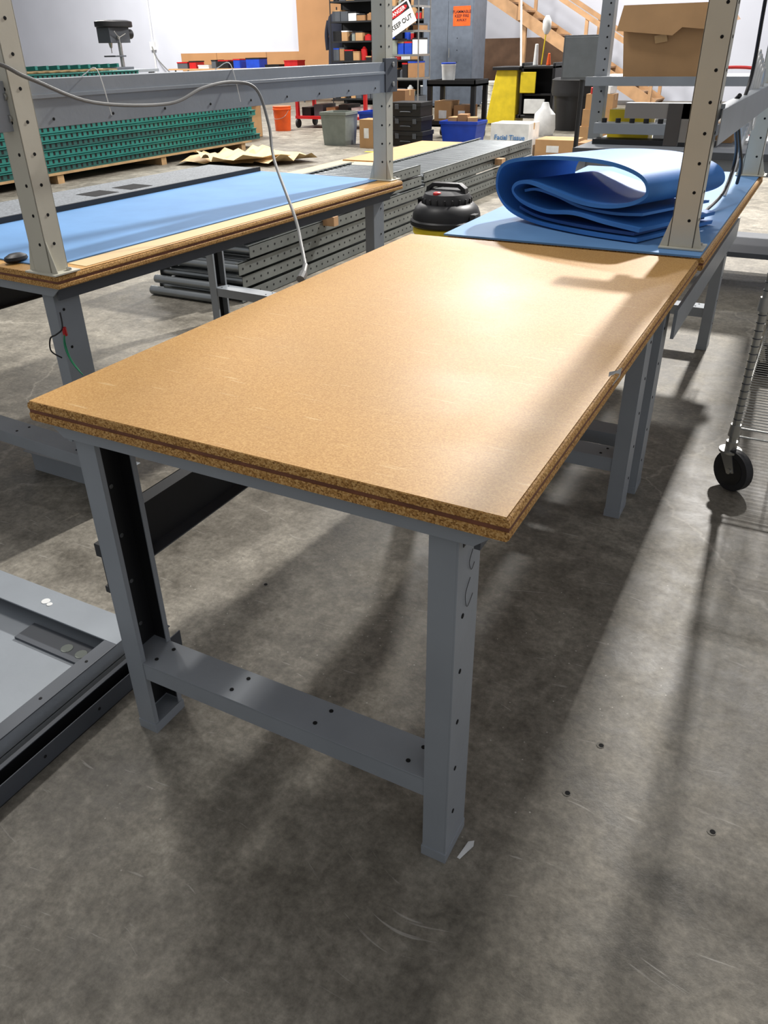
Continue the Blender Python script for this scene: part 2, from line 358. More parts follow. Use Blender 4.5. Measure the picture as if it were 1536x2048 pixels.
# bench 3 (behind, right)
B3W,B3L=.80,1.80
b=bench("workbench",B3W,B3L,MH,.036)
b.box(-.008,B3W-.012,-.01,B3L-.02,MH+.001,MH+.007,BLUEM)
for v in b.bm.verts: v.co.x+=.125;v.co.y+=1.60
b.box(.862,.872,1.66,3.30,.55,.64,GREY)
b.done(bevel=.0008)
b=Bd("bench_upright_frame")
zt=MH+.0078
post(b,.845,1.69,zt,2.3);post(b,.875,3.30,zt,2.3)
b.box(.892,.895,1.66,3.32,1.10,1.19,GREY);b.box(.86,.892,1.72,3.27,1.187,1.19,GREY)
b.prism([(.74,1.725,1.10),(.82,1.725,1.10),(.89,1.725,1.17),(.89,1.725,1.2),(.74,1.725,1.2)],(0,.004,0),GREY)
b.box(.62,.82,1.725,1.76,1.16,1.20,GREY)
b.box(.74,.78,1.722,1.73,1.09,1.20,DGREY)
b.done(bevel=.0008)
b=Bd("cable_bundle")
b.tube([(.885,2.3,1.9),(.88,2.35,1.5),(.88,2.4,1.25),(.87,2.3,1.12),(.865,2.55,1.0),(.86,2.6,.92),(.855,2.45,.86),(.83,2.25,.832)],.006,BLACK,8)
b.tube([(.88,2.15,1.2),(.86,2.2,1.17),(.86,2.4,1.12),(.865,2.6,1.02),(.87,2.8,.92),(.86,2.9,.84)],.007,BLACK,8)
for k in range(5):
    r=.09+.012*k;pts=[(.875-.007*k,2.88+r*math.cos(t/10*2*math.pi),1.15+r*1.2*math.sin(t/10*2*math.pi)) for t in range(11)]
    b.tube(pts,.006,WCORD,6,4)
b.tube([(.87,2.8,1.08),(.86,2.72,.95),(.85,2.6,.832)],.006,WCORD,6)
b.done()
def sheet(b,path,th,y0,y1,m1,skew=0):
    P=smooth3([(x,0,z) for x,z in path],8);n=len(P);A=[];Bq=[]
    for i,p in enumerate(P):
        d=(P[min(i+1,n-1)]-P[max(i-1,0)]).normalized();nn=Vector((-d.z,0,d.x))
        A.append(p+nn*th/2);Bq.append(p-nn*th/2)
    V=[]
    ny=5
    for j in range(ny):
        y=y0+(y1-y0)*j/(ny-1)
        for L_ in (A,Bq):
            for p in L_: V.append((p.x+skew*j/(ny-1)*math.sin(p.z*9),y+.02*math.sin(p.x*7+p.z*11),p.z*(1-.05*j/(ny-1))))
    F=[];w=2*n
    for j in range(ny-1):
        for i in range(n-1):
            F.append((j*w+i,j*w+i+1,(j+1)*w+i+1,(j+1)*w+i));F.append((j*w+n+i,(j+1)*w+n+i,(j+1)*w+n+i+1,j*w+n+i+1))
        F.append((j*w,(j+1)*w,(j+1)*w+n,j*w+n));F.append((j*w+n-1,j*w+2*n-1,(j+1)*w+2*n-1,(j+1)*w+n-1))
    for i in range(n-1):
        F.append((i,n+i,n+i+1,i+1));k=(ny-1)*w;F.append((k+i,k+i+1,k+n+i+1,k+n+i))
    b.faces(V,F,m1)
b=Bd("folded_foam_mat")
path=[(0.0,.008),(-.2,.008),(-.42,.012),(-.54,.03),(-.60,.07),(-.605,.12),(-.565,.17),(-.46,.195),(-.30,.205),(-.14,.20),(-.03,.175),(.0,.135),(-.04,.105),(-.12,.088),(-.22,.09),(-.34,.112),(-.44,.128),(-.50,.118),(-.52,.092),(-.47,.065),(-.36,.05),(-.24,.058),(-.12,.045),(0.0,.035)]
sheet(b,path,.011,0,.42,BLUER)
sheet(b,[(-.49,.095),(-.43,.105),(-.34,.094),(-.24,.073),(-.12,.066),(-.02,.072)],.008,.03,.40,BLUER)
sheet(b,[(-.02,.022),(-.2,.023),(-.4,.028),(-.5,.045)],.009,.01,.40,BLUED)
for v in b.bm.verts:
    v.co.x*=.96;v.co.z*=1.05
    v.co=Matrix.Rotation(-.40,3,'Z')@v.co;v.co+=Vector((.715,1.675,MH+.009))
b.done()
# ---------------------------------------------------------------- tray/panel parts on floor at left
b=Bd("steel_shelf_tray")
x0,x1,y0,y1=-1.15,-.12,-.95,.25
b.box(x0,x1,y0,y1,.03,.034,GREY)
for (a,c,d,e) in ((x0,x1,y1-.004,y1),(x0,x1,y0,y0+.004),(x0,x0+.004,y0,y1),(x1-.004,x1,y0,y1)): b.box(a,c,d,e,0,.075,GREY)
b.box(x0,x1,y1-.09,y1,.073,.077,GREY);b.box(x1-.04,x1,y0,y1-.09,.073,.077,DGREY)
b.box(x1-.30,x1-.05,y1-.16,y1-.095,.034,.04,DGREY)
b.disc((-.42,.205,.077),(0,0,1),.012,WHITE);b.disc((-.40,.200,.0771),(0,0,1),.008,WHITE)
for k in range(2): b.disc((-.26+.05*k,.12,.040),(0,0,1),.016,BINP)
for k in range(8): b.disc((x1-.02,-.9+.14*k,.077),(0,0,1),.004)
b.done(bevel=.001)
b=Bd("steel_channel_rail")
x=-.085
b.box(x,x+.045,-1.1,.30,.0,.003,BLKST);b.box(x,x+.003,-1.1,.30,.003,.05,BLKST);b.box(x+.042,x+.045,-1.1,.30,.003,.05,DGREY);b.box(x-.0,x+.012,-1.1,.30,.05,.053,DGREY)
for k in range(8): b.disc((x+.045,-.95+.16*k,.028),(1,0,0),.004)
b.done(bevel=.001)
b=Bd("steel_channel_rail");b.box(-1.2,-.74,.83,.89,0,.09,GREY);b.box(-1.2,-.74,.80,.92,.09,.093,GREY)
for k in range(3): b.disc((-1.1+.15*k,.86,.093),(0,0,1),.006)
b.done(bevel=.001)
b=Bd("paper_scrap");b.faces([(.846,.055,.001),(.853,.052,.004),(.858,.07,.002),(.866,.09,.004),(.862,.105,.001),(.853,.095,.005),(.850,.08,.002)],[(0,1,2,3,4,5,6)],WHITE);b.done()
b=Bd("floor_anchor_holes")
for x,y in ((1.02,.46),(.99,.30),(1.27,.34),(.0,.62)):
    b.cyl((x,y,.0),(x,y,.001),.009,mat("pit_rim",(120,116,108),.8),10);b.cyl((x+.002,y,.0008),(x+.002,y,.0015),.0055,HOLE,9)
b.done()
# ---------------------------------------------------------------- wire cart right
b=Bd("wire_shelving_cart")
cx0,cx1,cy0,cy1=1.10,1.74,1.84,3.05
for x in (cx0,cx1):
    for y in (cy0,cy1):
        b.cyl((x,y,.155),(x,y,1.7),.0125,CHROME,12)
        z=.2
        while z<1.7: b.cyl((x,y,z),(x,y,z+.003),.0135,DGREY,12);z+=.0254
        b.cyl((x,y,.135),(x,y,.17),.019,CHROME,12);b.cyl((x,y,.132),(x,y,.140),.037,CHROME,16)
        R0=Matrix.Translation((x,y,0))@Matrix.Rotation(math.radians(-38),4,'Z')
        for s_ in (-.020,.017):
            q=[R0@Vector(p) for p in ((-.03,s_,.135),(.025,s_,.135),(.05,s_,.072),(.022,s_,.060))]
            b.prism([tuple(p) for p in q],tuple(R0.to_3x3()@Vector((0,.003,0))),CHROME)
        def rp(p): return tuple(R0@Vector(p))
        b.cyl(rp((.03,-.015,.072)),rp((.03,.015,.072)),.072,RUB,30);b.cyl(rp((.03,-.0165,.072)),rp((.03,.0165,.072)),.050,BLACK,24);b.cyl(rp((.03,-.024,.072)),rp((.03,.024,.072)),.010,CHROME,8)
for z in (.22,.65,1.15):
    for dz in (0,-.03):
        for p,q in (((cx0,cy0),(cx1,cy0)),((cx0,cy1),(cx1,cy1)),((cx0,cy0),(cx0,cy1)),((cx1,cy0),(cx1,cy1))): b.cyl((*p,z+dz),(*q,z+dz),.0035,CHROME,6)
    n=46
    for k in range(n):
        y=cy0+(cy1-cy0)*(k+.5)/n;b.cyl((cx0,y,z+.003),(cx1,y,z+.003),.0018,CHROME,5)
    for k in range(4):
        x=cx0+(cx1-cx0)*(k+1)/5;b.cyl((x,cy0,z-.002),(x,cy1,z-.002),.003,CHROME,5)
    for x in (cx0,cx1):
        for y in (cy0,cy1): b.cyl((x,y,z-.03),(x,y,z+.012),.019,CHROME,12,.017)
    k=0;y=cy0+.03
    while y<cy1-.05: b.cyl((cx0,y,z),(cx0,y+.03,z-.03),.0022,CHROME,5);b.cyl((cx0,y+.03,z-.03),(cx0,y+.06,z),.0022,CHROME,5);y+=.06
b.done()
# ---------------------------------------------------------------- conveyors
def conveyor(name,x0,x1,y0,y1,z0,layers,h=.085):
    b=Bd(name)
    for k in range(layers):
        z=z0+k*h;dy=random.uniform(-.06,.06);dx=random.uniform(-.02,.02);a,c=x0+dx,x1+dx
        for x in (a,c-.004):
            b.box(x,x+.004,y0+dy,y1+dy,z,z+h-.01,STEELR);b.box(x-(.0 if x==a else .022),x+(.026 if x==a else .004),y0+dy,y1+dy,z+h-.014,z+h-.010,STEELR)
            b.box(x-(.0 if x==a else .022),x+(.026 if x==a else .004),y0+dy,y1+dy,z,z+.004,STEELR)
        y=y0+dy+.04;n=0
        while y<y1+dy-.03:
            if n<5 or k==layers-1: b.cyl((a+.004,y,z+h*.45),(c-.004,y,z+h*.45),.024,ROLL,12)
            b.disc((c,y,z+h*.45),(1,0,0),.007);y+=.075;n+=1
    return b
b=conveyor("roller_conveyor_stack",-2.46,-1.80,3.0,5.5,0,6)
b.cyl((-2.48,2.90,.03),(-1.95,2.90,.03),.028,ROLL,12);b.cyl((-2.45,2.92,.10),(-1.93,2.92,.10),.026,ROLL,12)
b.box(-1.797,-1.70,3.9,3.96,.30,.36,WOOD);b.done()
b=conveyor("roller_conveyor_stack",-2.5,-1.86,5.7,8.6,0,5)
b.box(-1.857,-1.78,7.4,7.5,.28,.34,WOOD);b.done()
b=conveyor("roller_conveyor_stack",-3.3,-2.62,5.2,8.6,0,4);b.box(-3.25,-2.66,5.0,7.2,.345,.358,PAPER);b.box(-3.2,-2.62,6.6,8.5,.358,.37,CARD);b.done()
# ---------------------------------------------------------------- shop vac
b=Bd("shop_vacuum");c=(-1.13,4.50,0)
b.lathe(c,[(.20,.06),(.215,.08),(.225,.15),(.228,.20)],BINP,32);b.lathe(c,[(.228,.20),(.236,.205),(.236,.245),(.228,.25)],YEL,32)
b.lathe(c,[(.236,.25),(.256,.262),(.256,.29),(.245,.30)],BLACK,32)
b.lathe(c,[(.242,.295),(.238,.33),(.222,.37),(.19,.40),(.175,.405)],BLACK,32)
b.lathe(c,[(.17,.40),(.172,.43),(.155,.465),(.11,.485)],RUB,32)
for k in range(20):
    t=k*math.pi/10;b.box(c[0]+.172*math.cos(t)-.006,c[0]+.172*math.cos(t)+.006,c[1]+.172*math.sin(t)-.006,c[1]+.172*math.sin(t)+.006,.40,.438,BLACK)
b.prism([(c[0]-.16,c[1]-.03,.40),(c[0]-.145,c[1]-.03,.50),(c[0]-.10,c[1]-.03,.53),(c[0]+.10,c[1]-.03,.53),(c[0]+.145,c[1]-.03,.50),(c[0]+.16,c[1]-.03,.40),(c[0]+.125,c[1]-.03,.44),(c[0]+.115,c[1]-.03,.49),(c[0]+.09,c[1]-.03,.505),(c[0]-.09,c[1]-.03,.505),(c[0]-.115,c[1]-.03,.49),(c[0]-.125,c[1]-.03,.44)],(0,.06,0),BLACK)
for k in range(4):
    t=math.pi/4+k*math.pi/2;x=c[0]+.20*math.cos(t);y=c[1]+.20*math.sin(t)
    b.box(x-.04,x+.04,y-.04,y+.04,.05,.11,BLACK);b.cyl((x-.012,y,.028),(x+.012,y,.028),.028,RUB,12)
for t in (-.3,math.pi-.3):
    x=c[0]+.252*math.cos(t);y=c[1]+.252*math.sin(t);b.box(x-.02,x+.02,y-.035,y+.035,.22,.35,RUB)
b.cyl((c[0]+.05,c[1]-.24,.16),(c[0]+.06,c[1]-.29,.16),.04,BLACK,16)
b.lathe((c[0]-.02,c[1]-.12,.43),[(.03,0),(.03,.05),(.02,.055)],RED,14)
b.done(bevel=.003)
# ---------------------------------------------------------------- rack beam stacks
def racks(name,x0,x1,y0,y1,zb,layers,h=.085,seedoff=.15,pal=True):
    b=Bd(name)
    if pal:
        for k in range(4):
            y=y0+.4+(y1-y0-.8)*k/3
            b.box(x0-.05,x1+.03,y-.05,y+.05,zb,zb+.1,PALLET)
        for k in range(5):
            x=x0+(x1-x0)*k/4;b.box(x-.05,x+.05,y0+.2,y1-.2,zb+.1,zb+.12,PALLET)
        zb+=.12
    cols=4;w=(x1-x0)/cols
    for k in range(layers):
        for j in range(cols):
            dy=random.uniform(-seedoff,seedoff);x=x0+j*w;z=zb+k*h
            b.box(x+.005,x+w-.012,y0+dy,y1+dy,z,z+h-.008,GREEN if (k+j)%3 else GREEN2)
            if j==cols-1:
                y=y0+dy+.05
                while y<y1+dy-.05:
                    b.box(x+w-.012,x+w-.010,y,y+.03,z+.02,z+h-.028,HOLE);y+=.085
                b.box(x+w-.014,x+w+.004,y0+dy,y1+dy,z+h-.018,z+h-.008,GREEN)
    return b
racks("pallet_rack_beam_stack",-8.0,-6.95,4.0,10.3,0,7).done()
b=racks("pallet_rack_frame_stack",-10.2,-8.9,6.5,10.2,0,11,.09,.3);
b.box(-9.9,-9.2,7.6,9.8,1.11,1.13,PALLET)
for k in range(14): b.bar((-10.1+.0,6.9+.2*k,1.13),(-9.0,7.02+.2*k,1.18),.05,.05,GREEN)
b.done()
b=Bd("shipping_pallet")
for k in range(3): b.box(-8.0,-7.0,6.0+.55*k,6.1+.55*k,.72,.81,PALLET)
for k in range(6): b.box(-8.0+.18*k,-7.9+.18*k,6.0,7.2,.81,.83,PALLET)
b.done()
b=Bd("drill_press");c=(-10.75,11.45)
z=1.08
b.box(c[0]-.17,c[0]+.17,c[1]-.25,c[1]+.2,z,z+.04,DGREY);b.cyl((c[0],c[1]+.1,z+.04),(c[0],c[1]+.1,z+.62),.035,CHROME,14)
b.box(c[0]-.14,c[0]+.14,c[1]-.2,c[1]+.08,z+.2,z+.225,DGREY);b.box(c[0]-.14,c[0]+.16,c[1]-.28,c[1]+.22,z+.42,z+.66,DGREY)
b.lathe((c[0]+.02,c[1]+.0,z+.66),[(.24,0),(.26,.01),(.26,.09),(.2,.11)],BLACK,24,1.5);b.cyl((c[0],c[1]-.13,z+.46),(c[0],c[1]-.13,z+.34),.045,CHROME,14,.02);b.cyl((c[0],c[1]-.13,z+.34),(c[0],c[1]-.13,z+.26),.008,CHROME,8)
b.cyl((c[0]+.14,c[1]-.1,z+.5),(c[0]+.2,c[1]-.1,z+.5),.03,CHROME,12)
for k in range(3):
    t=k*2.09+.4;b.cyl((c[0]+.2,c[1]-.1,z+.5),(c[0]+.23,c[1]-.1+.16*math.cos(t),z+.5+.16*math.sin(t)),.007,CHROME,8)
b.cyl((c[0],c[1]+.2,z+.56),(c[0],c[1]+.42,z+.56),.08,BLACK,16)
b.done(bevel=.006)
b=Bd("steel_work_table");b.box(-12.6,-10.3,11.1,12.0,1.03,1.078,GREY)
for x in (-12.5,-10.4):
    for y in (11.2,11.9): b.box(x-.04,x+.04,y-.04,y+.04,0,1.03,DGREY)
b.box(-12.5,-10.4,11.2,11.9,.3,.33,DGREY);b.done()
# ---------------------------------------------------------------- cartons
def carton(name,x0,x1,y0,y1,z0,z1,m=None,openf=False,rz=0,extra=None):
    m=m or CARD;b=Bd(name);t=.006
    if openf:
        b.box(x0,x1,y0,y1,z0,z0+t,m)
        for q in ((x0,x1,y0,y0+t),(x0,x1,y1-t,y1),(x0,x0+t,y0,y1),(x1-t,x1,y0,y1)): b.box(*q,z0,z1,m)
        f=(x1-x0)*.28
        b.faces([(x0,y0,z1),(x1,y0,z1),(x1,y0-f*.8,z1+f*.5),(x0,y0-f*.8,z1+f*.5)],[(0,1,2,3)],m)
        b.faces([(x0,y1,z1),(x1,y1,z1),(x1,y1+f*.4,z1+f*.8),(x0,y1+f*.4,z1+f*.8)],[(0,1,2,3)],m)
        b.faces([(x0,y0,z1),(x0,y1,z1),(x0-f*.8,y1,z1+f*.4),(x0-f*.8,y0,z1+f*.4)],[(0,1,2,3)],m)
        b.faces([(x1,y0,z1),(x1,y1,z1),(x1+f*.9,y1,z1+f*.1),(x1+f*.9,y0,z1+f*.1)],[(0,1,2,3)],m)
    else:
        b.box(x0,x1,y0,y1,z0,z1,m);xm=(y0+y1)/2
        b.box(x0-.001,x1+.001,xm-.025,xm+.025,z1,z1+.001,TAPE);b.box(x1,x1+.001,xm-.025,xm+.025,z1-.08,z1,TAPE)
        b.box(x0,x1,xm-.002,xm+.002,z1,z1+.0015,CARD2)
        b.box(x0+.3*(x1-x0),x0+.62*(x1-x0),y0-.002,y0,z0+.35*(z1-z0),z0+.7*(z1-z0),extra or WHITE)
    return b.done(rz=rz,piv=((x0+x1)/2,(y0+y1)/2,0))
def bin_(name,x,y,z,w,d,h,m,taper=.85,fill=None):
    b=Bd(name)
    def ring(s,zz): return [(x-w/2*s,y-d/2*s,zz),(x+w/2*s,y-d/2*s,zz),(x+w/2*s,y+d/2*s,zz),(x-w/2*s,y+d/2*s,zz)]
    V=ring(taper,z)+ring(1,z+h)+ring(.95,z+h)+ring(taper*.93,z+.02)
    F=[(3,2,1,0)]
    for a in (0,4,8):
        for k in range(4): F.append((a+k,a+(k+1)%4,a+4+(k+1)%4,a+4+k))
    F.append((12,13,14,15));b.faces(V,F,m)
    b.box(x-w/2-.012,x+w/2+.012,y-d/2-.012,y-d/2,z+h-.04,z+h,m);b.box(x+w/2,x+w/2+.012,y-d/2,y+d/2,z+h-.04,z+h,m)
    b.box(x-w/2-.012,x-w/2,y-d/2,y+d/2,z+h-.04,z+h,m);b.box(x-w/2,x+w/2,y+d/2,y+d/2+.012,z+h-.04,z+h,m)
    if fill:
        for k,f in enumerate(fill):
            a=x-w/2*.7+w*.7*k/max(1,len(fill));b.box(a,a+w*.25,y-d*.3,y+d*.3,z+.03,z+h+.05+.04*(k%2),f,rz=.2*k)
    return b.done()
def pail(name,x,y,z,r,h,m,lid=None):
    b=Bd(name);b.lathe((x,y,z),[(r*.86,0),(r*.98,h*.85),(r*1.05,h*.86),(r*1.05,h*.9),(r,h*.91),(r*1.02,h)],m,24)
    if lid: b.lathe((x,y,z+h),[(r*1.06,-.02),(r*1.06,.012),(r*.9,.014)],lid,24)
    b.tube([(x-r,y,z+h*.9),(x-r*.8,y-r*.8,z+h*.6),(x,y-r*1.12,z+h*.5),(x+r*.8,y-r*.8,z+h*.6),(x+r,y,z+h*.9)],.004,CHROME,6)
    return b.done()
bin_("trash_can",-5.88,11.1,0,.46,.40,.48,BINP,.85);bin_("recycling_bin",-5.42,11.35,0,.26,.4,.48,BLUP,.85)
carton("cardboard_box",-5.32,-5.06,10.75,11.05,0,.40);carton("cardboard_box",-5.35,-5.03,11.75,12.1,0,.75,CARD2)
b=Bd("tool_box_stack")
for k,(w,h) in enumerate(((.56,.22),(.52,.2),(.5,.2))):
    z=.0+sum([.22,.2,.2][:k]);x=-4.72;y=11.35
    b.box(x-w/2,x+w/2,y-.2,y+.2,z,z+h*.7,BLACK);b.box(x-w/2-.012,x+w/2+.012,y-.212,y+.212,z+h*.7,z+h-.004,BLKST)
    for s_ in (-.15,.15): b.box(x+s_-.03,x+s_+.03,y-.22,y-.2,z+h*.5,z+h*.85,DGREY)
    b.tube([(x-.08,y-.21,z+h*.3),(x-.07,y-.24,z+h*.35),(x+.07,y-.24,z+h*.35),(x+.08,y-.21,z+h*.3)],.008,DGREY,6)
b.done(bevel=.008)
b=Bd("utility_cart");x0,x1,y0,y1=-4.95,-4.10,12.4,13.0
for z in (.18,.78):
    b.box(x0,x1,y0,y1,z,z+.03,BLACK);
    for q in ((x0,x1,y0,y0+.02),(x0,x1,y1-.02,y1),(x0,x0+.02,y0,y1),(x1-.02,x1,y0,y1)): b.box(*q,z,z+.09,BLACK)
for x in (x0+.04,x1-.04):
    for y in (y0+.04,y1-.04):
        b.box(x-.035,x+.035,y-.035,y+.035,.18,.8,BLACK);b.cyl((x-.015,y,.06),(x+.015,y,.06),.06,RUB,14);b.box(x-.02,x+.02,y-.02,y+.02,.1,.18,CHROME)
for (xa,xb,zb_,mm) in ((-4.85,-4.55,.56,CARD),(-4.5,-4.22,.5,CARD2)):
    b.box(xa,xb,12.5,12.85,.211,zb_,mm);b.box(xa,xb,12.66,12.70,zb_,zb_+.002,TAPE);b.box(xa+.08,xb-.08,12.497,12.5,.3,.42,WHITE)
b.lathe((-4.72,12.75,.812),[(.10,0),(.115,.25),(.12,.26),(.12,.28)],WHITE,20);b.lathe((-4.72,12.75,1.09),[(.122,0),(.122,.02),(.1,.022)],BLUP,20)
b.done(bevel=.003)
bin_("storage_tote",-4.05,11.85,0,.62,.42,.33,BLUP,.86,[CARD,CARD2,CARD])
b=Bd("flammable_storage_cabinet");x0,x1,y0,y1=-8.25,-6.95,19.3,20.1
b.box(x0,x1,y0,y1,.05,2.3,CABG);b.box(x0+.02,(x0+x1)/2-.004,y0-.015,y0,.1,2.26,CABG);b.box((x0+x1)/2+.004,x1-.02,y0-.015,y0,.1,2.26,CABG)
b.box(x0+.05,x1-.05,y0+.05,y1-.05,0,.05,BLKST);b.cyl(((x0+x1)/2+.06,y0-.06,1.1),((x0+x1)/2+.06,y0-.06,1.3),.012,CHROME,8)
b.box(x1-.52,x1-.08,y0-.018,y0-.014,1.75,2.15,ORANGE)
for k in range(3): b.disc((x0+.9,y0-.015,1.5-.25*k),(0,-1,0),.012,HOLE)
cab=b.done()
text(cab,"label_text","FLAMMABLE\nKEEP FIRE\nAWAY",.085,(x1-.30,y0-.02,1.95),(math.pi/2,0,0),BLACK)
def wire_rack(name,x0,x1,y0,y1,h,zs,m=CHROME,clut=True,back=None):
    b=Bd(name)
    for x in (x0,x1):
        for y in (y0,y1): b.cyl((x,y,0),(x,y,h),.015,m,8)
    if back: b.box(x0,x1,y1,y1+.01,0,h,back)
    for z in zs:
        for k in range(9): y=y0+(y1-y0)*k/8;b.cyl((x0,y,z),(x1,y,z),.005,m,5)
        for x in (x0,x1): b.bar((x,y0,z-.015),(x,y1,z-.015),.008,.04,m)
        b.bar((x0,y0,z-.015),(x1,y0,z-.015),.008,.04,m)
        if back: b.box(x0,x1,y0,y1,z-.01,z,m)
    if clut:
        cols=[CARD,WHITE,BLACK,DGREY,BLACK,RED,CARD2,CARD,DGREY,BINP,BLUP]
        g=b
        for z in zs:
            x=x0+.04
            while x<x1-.12:
                w=random.uniform(.08,.26);hh=random.uniform(.1,.32);c=random.choice(cols)
                if random.random()<.3:
                    r=min(w,.2)/2;g.lathe((x+r,y0+.15,z+.006),[(r,0),(r,hh*.8),(r*.6,hh*.88),(r*.35,hh)],c,12)
                    w=2*r
                else:
                    g.box(x,x+min(w,x1-x-.03),y0+.04,y1-.08,z+.006,z+hh,c);g.box(x-.003,x+min(w,x1-x-.03)+.003,y0+.037,y1-.077,z+hh-.03,z+hh,random.choice(cols))
                x+=w+.02
    b.done()
wire_rack("wire_shelving_unit",-8.15,-7.2,16.8,17.4,2.7,(.15,.75,1.2,1.65,2.1,2.6))
wire_rack("metal_shelving_unit",-11.3,-9.75,20,20.6,2.6,(.15,.6,1.05,1.5,1.95,2.4),BLKST,True,BLKST)
wire_rack("metal_shelving_unit",-9.7,-8.5,20.2,20.8,2.6,(.15,.6,1.05,1.5,1.95,2.4),BLKST,True,BLKST)
b=Bd("danger_keep_out_sign")
M=Matrix.Translation((-7.60,16.70,1.88))@Matrix.Rotation(math.radians(-28),4,'Y')
b.box(-.33,.33,-.006,0,-.24,.22,WHITE,M=M);b.box(-.29,.29,-.008,-.006,.04,.19,BLACK,M=M)
P=[(.26*math.cos(t/24*2*math.pi),-.008,.115+.066*math.sin(t/24*2*math.pi)) for t in range(24)]
b.prism([tuple(M@Vector(p)) for p in P],(0,-.002,0),RED)
sg=b.done()
def sgp(x,z): return tuple(M@Vector((x,-.0115,z)))
Rm=(Matrix.Rotation(math.radians(-28),4,'Y')@Matrix.Rotation(math.pi/2,4,'X')).to_euler()
text(sg,"sign_text_danger","DANGER",.10,sgp(0,.115),Rm,WHITE);text(sg,"sign_text_keep_out","KEEP OUT",.12,sgp(0,-.10),Rm,BLACK)
b=Bd("hanging_coat");c=(-12.1,21.6);NAVY=mat("navy_cloth",(30,34,48),.85)
b.cyl((c[0],c[1]+.1,0),(c[0],c[1]+.1,2.35),.02,BLKST,8);b.lathe((c[0],c[1]+.1,0),[(.25,0),(.25,.02),(.05,.05)],BLKST,16)
b.lathe((c[0],c[1],.75),[(.27,0),(.25,.4),(.22,.9),(.26,1.2),(.2,1.38),(.07,1.46)],NAVY,20,.5)
b.tube([(c[0]-.22,c[1],2.02),(c[0]-.30,c[1],1.7),(c[0]-.28,c[1],1.3)],.06,NAVY,10);b.tube([(c[0]+.22,c[1],2.02),(c[0]+.30,c[1],1.7),(c[0]+.28,c[1],1.3)],.06,NAVY,10)
b.done()
g=Bd("cluttered_folding_table");g.box(-17.6,-12.5,20.6,21.4,.84,.88,CARD)
for x in (-17.4,-15,-12.7):
    for y in (20.7,21.3): g.cyl((x,y,0),(x,y,.84),.025,DGREY,8)
x=-17.3
while x<-12.7:
    w=random.uniform(.15,.5);h=random.uniform(.08,.3);c=random.choice([RED,RED,BLACK,WHITE,CARD,BLUP,DGREY,ORANGE])
    g.box(x,x+w,20.7,21.1,.88,.88+h,c);g.box(x-.01,x+w+.01,20.69,21.11,.88+h-.03,.88+h,random.choice([RED,BLACK,WHITE]))
    x+=w+random.uniform(.05,.3)
g.done()
pail("white_bucket",-5.43,16.6,0,.16,.34,WHITE);pail("white_bucket",-5.43,16.6,.345,.16,.34,WHITE,WHITE)
pail("orange_bucket",-8.2,12.9,0,.17,.42,ORANGE)
b=Bd("red_platform_cart");x0,x1,y0,y1=-8.3,-6.7,13.5,14.2
for z in (.16,.62): b.box(x0,x1,y0,y1,z,z+.05,RED)
for x in (x0+.04,x1-.04):
    for y in (y0+.04,y1-.04): b.box(x-.03,x+.03,y-.03,y+.03,.16,.62,RED);b.cyl((x-.02,y,.08),(x+.02,y,.08),.08,RUB,14)
b.tube([(x1,y0+.05,.65),(x1+.12,y0+.05,.95),(x1+.12,y1-.05,.95),(x1,y1-.05,.65)],.018,RED,8)
for k in range(5): b.box(x0+.1+.28*k,x0+.3+.28*k,y0+.1,y1-.1,.21,.36+.05*(k%2),[BLACK,DGREY,CARD,BLACK,WHITE][k])
for k in range(5): b.box(x0+.1+.28*k,x0+.33+.28*k,y0+.1,y1-.1,.67,.80+.09*(k%3),[BLACK,RED,DGREY,BLACK,CARD2][k])
b.done()
b=Bd("janitor_cart")
b.box(-4.55,-3.35,15.2,15.8,.12,.18,BLACK);b.prism([(-4.95,15.15,.02),(-4.35,15.15,.02),(-4.38,15.2,.95),(-4.78,15.2,.97)],(0,.5,0),YEL)
b.box(-4.85,-4.32,15.13,15.78,.93,.99,BLACK)
for x in (-4.3,-3.7): b.box(x,x+.05,15.2,15.8,.12,1.05,BLACK)
b.box(-4.3,-3.65,15.2,15.8,.95,1.0,BLACK);b.box(-4.25,-3.7,15.25,15.75,.5,.54,BLACK);b.box(-4.3,-4.0,15.18,15.2,.55,.9,YEL);b.box(-4.25,-3.65,15.78,15.8,.15,1.0,BLACK)
b.cyl((-4.1,15.4,1.0),(-4.1,15.4,1.35),.05,WHITE,12,.03);b.cyl((-4.05,15.6,1.0),(-4.0,15.6,1.6),.012,YEL,8);b.lathe((-4.0,15.6,1.5),[(.03,0),(.08,.08),(.08,.22),(.03,.3)],WHITE,12)
b.cyl((-3.85,15.4,1.0),(-3.85,15.4,1.2),.045,ORANGE,12,.02)
b.box(-4.2,-3.8,15.18,15.22,.2,.45,WHITE)
for x in (-4.5,-3.4):
    for y in (15.3,15.7): b.cyl((x-.02,y,.06),(x+.02,y,.06),.06,RUB,12)
b.done(bevel=.01)
b=Bd("trash_bin_with_liner");c=(-3.05,14.6,0)
b.lathe(c,[(.34,0),(.40,.75),(.42,.76)],BLACK,24);b.lathe(c,[(.415,.55),(.44,.62),(.43,.78),(.44,.80),(.38,.83),(.34,.82)],RUB,20)
b.done()
b=Bd("plastic_supply_bag");b.lathe((-3.25,13.5,.0),[(.16,0),(.2,.1),(.18,.32),(.08,.42),(.05,.5)],WHITE,14,.7);b.done()
b=Bd("monitor_stand");b.box(-1.42,-1.0,8.0,8.04,1.03,1.42,mat("monitor_grey",(96,100,104),.4));b.box(-1.405,-1.015,7.995,8.0,1.05,1.405,mat("screen_grey",(112,118,122),.3))
b.cyl((-1.21,8.05,.04),(-1.21,8.05,1.2),.025,BLKST,12);b.box(-1.45,-.97,7.85,8.3,0,.04,BLKST);b.done(bevel=.004)
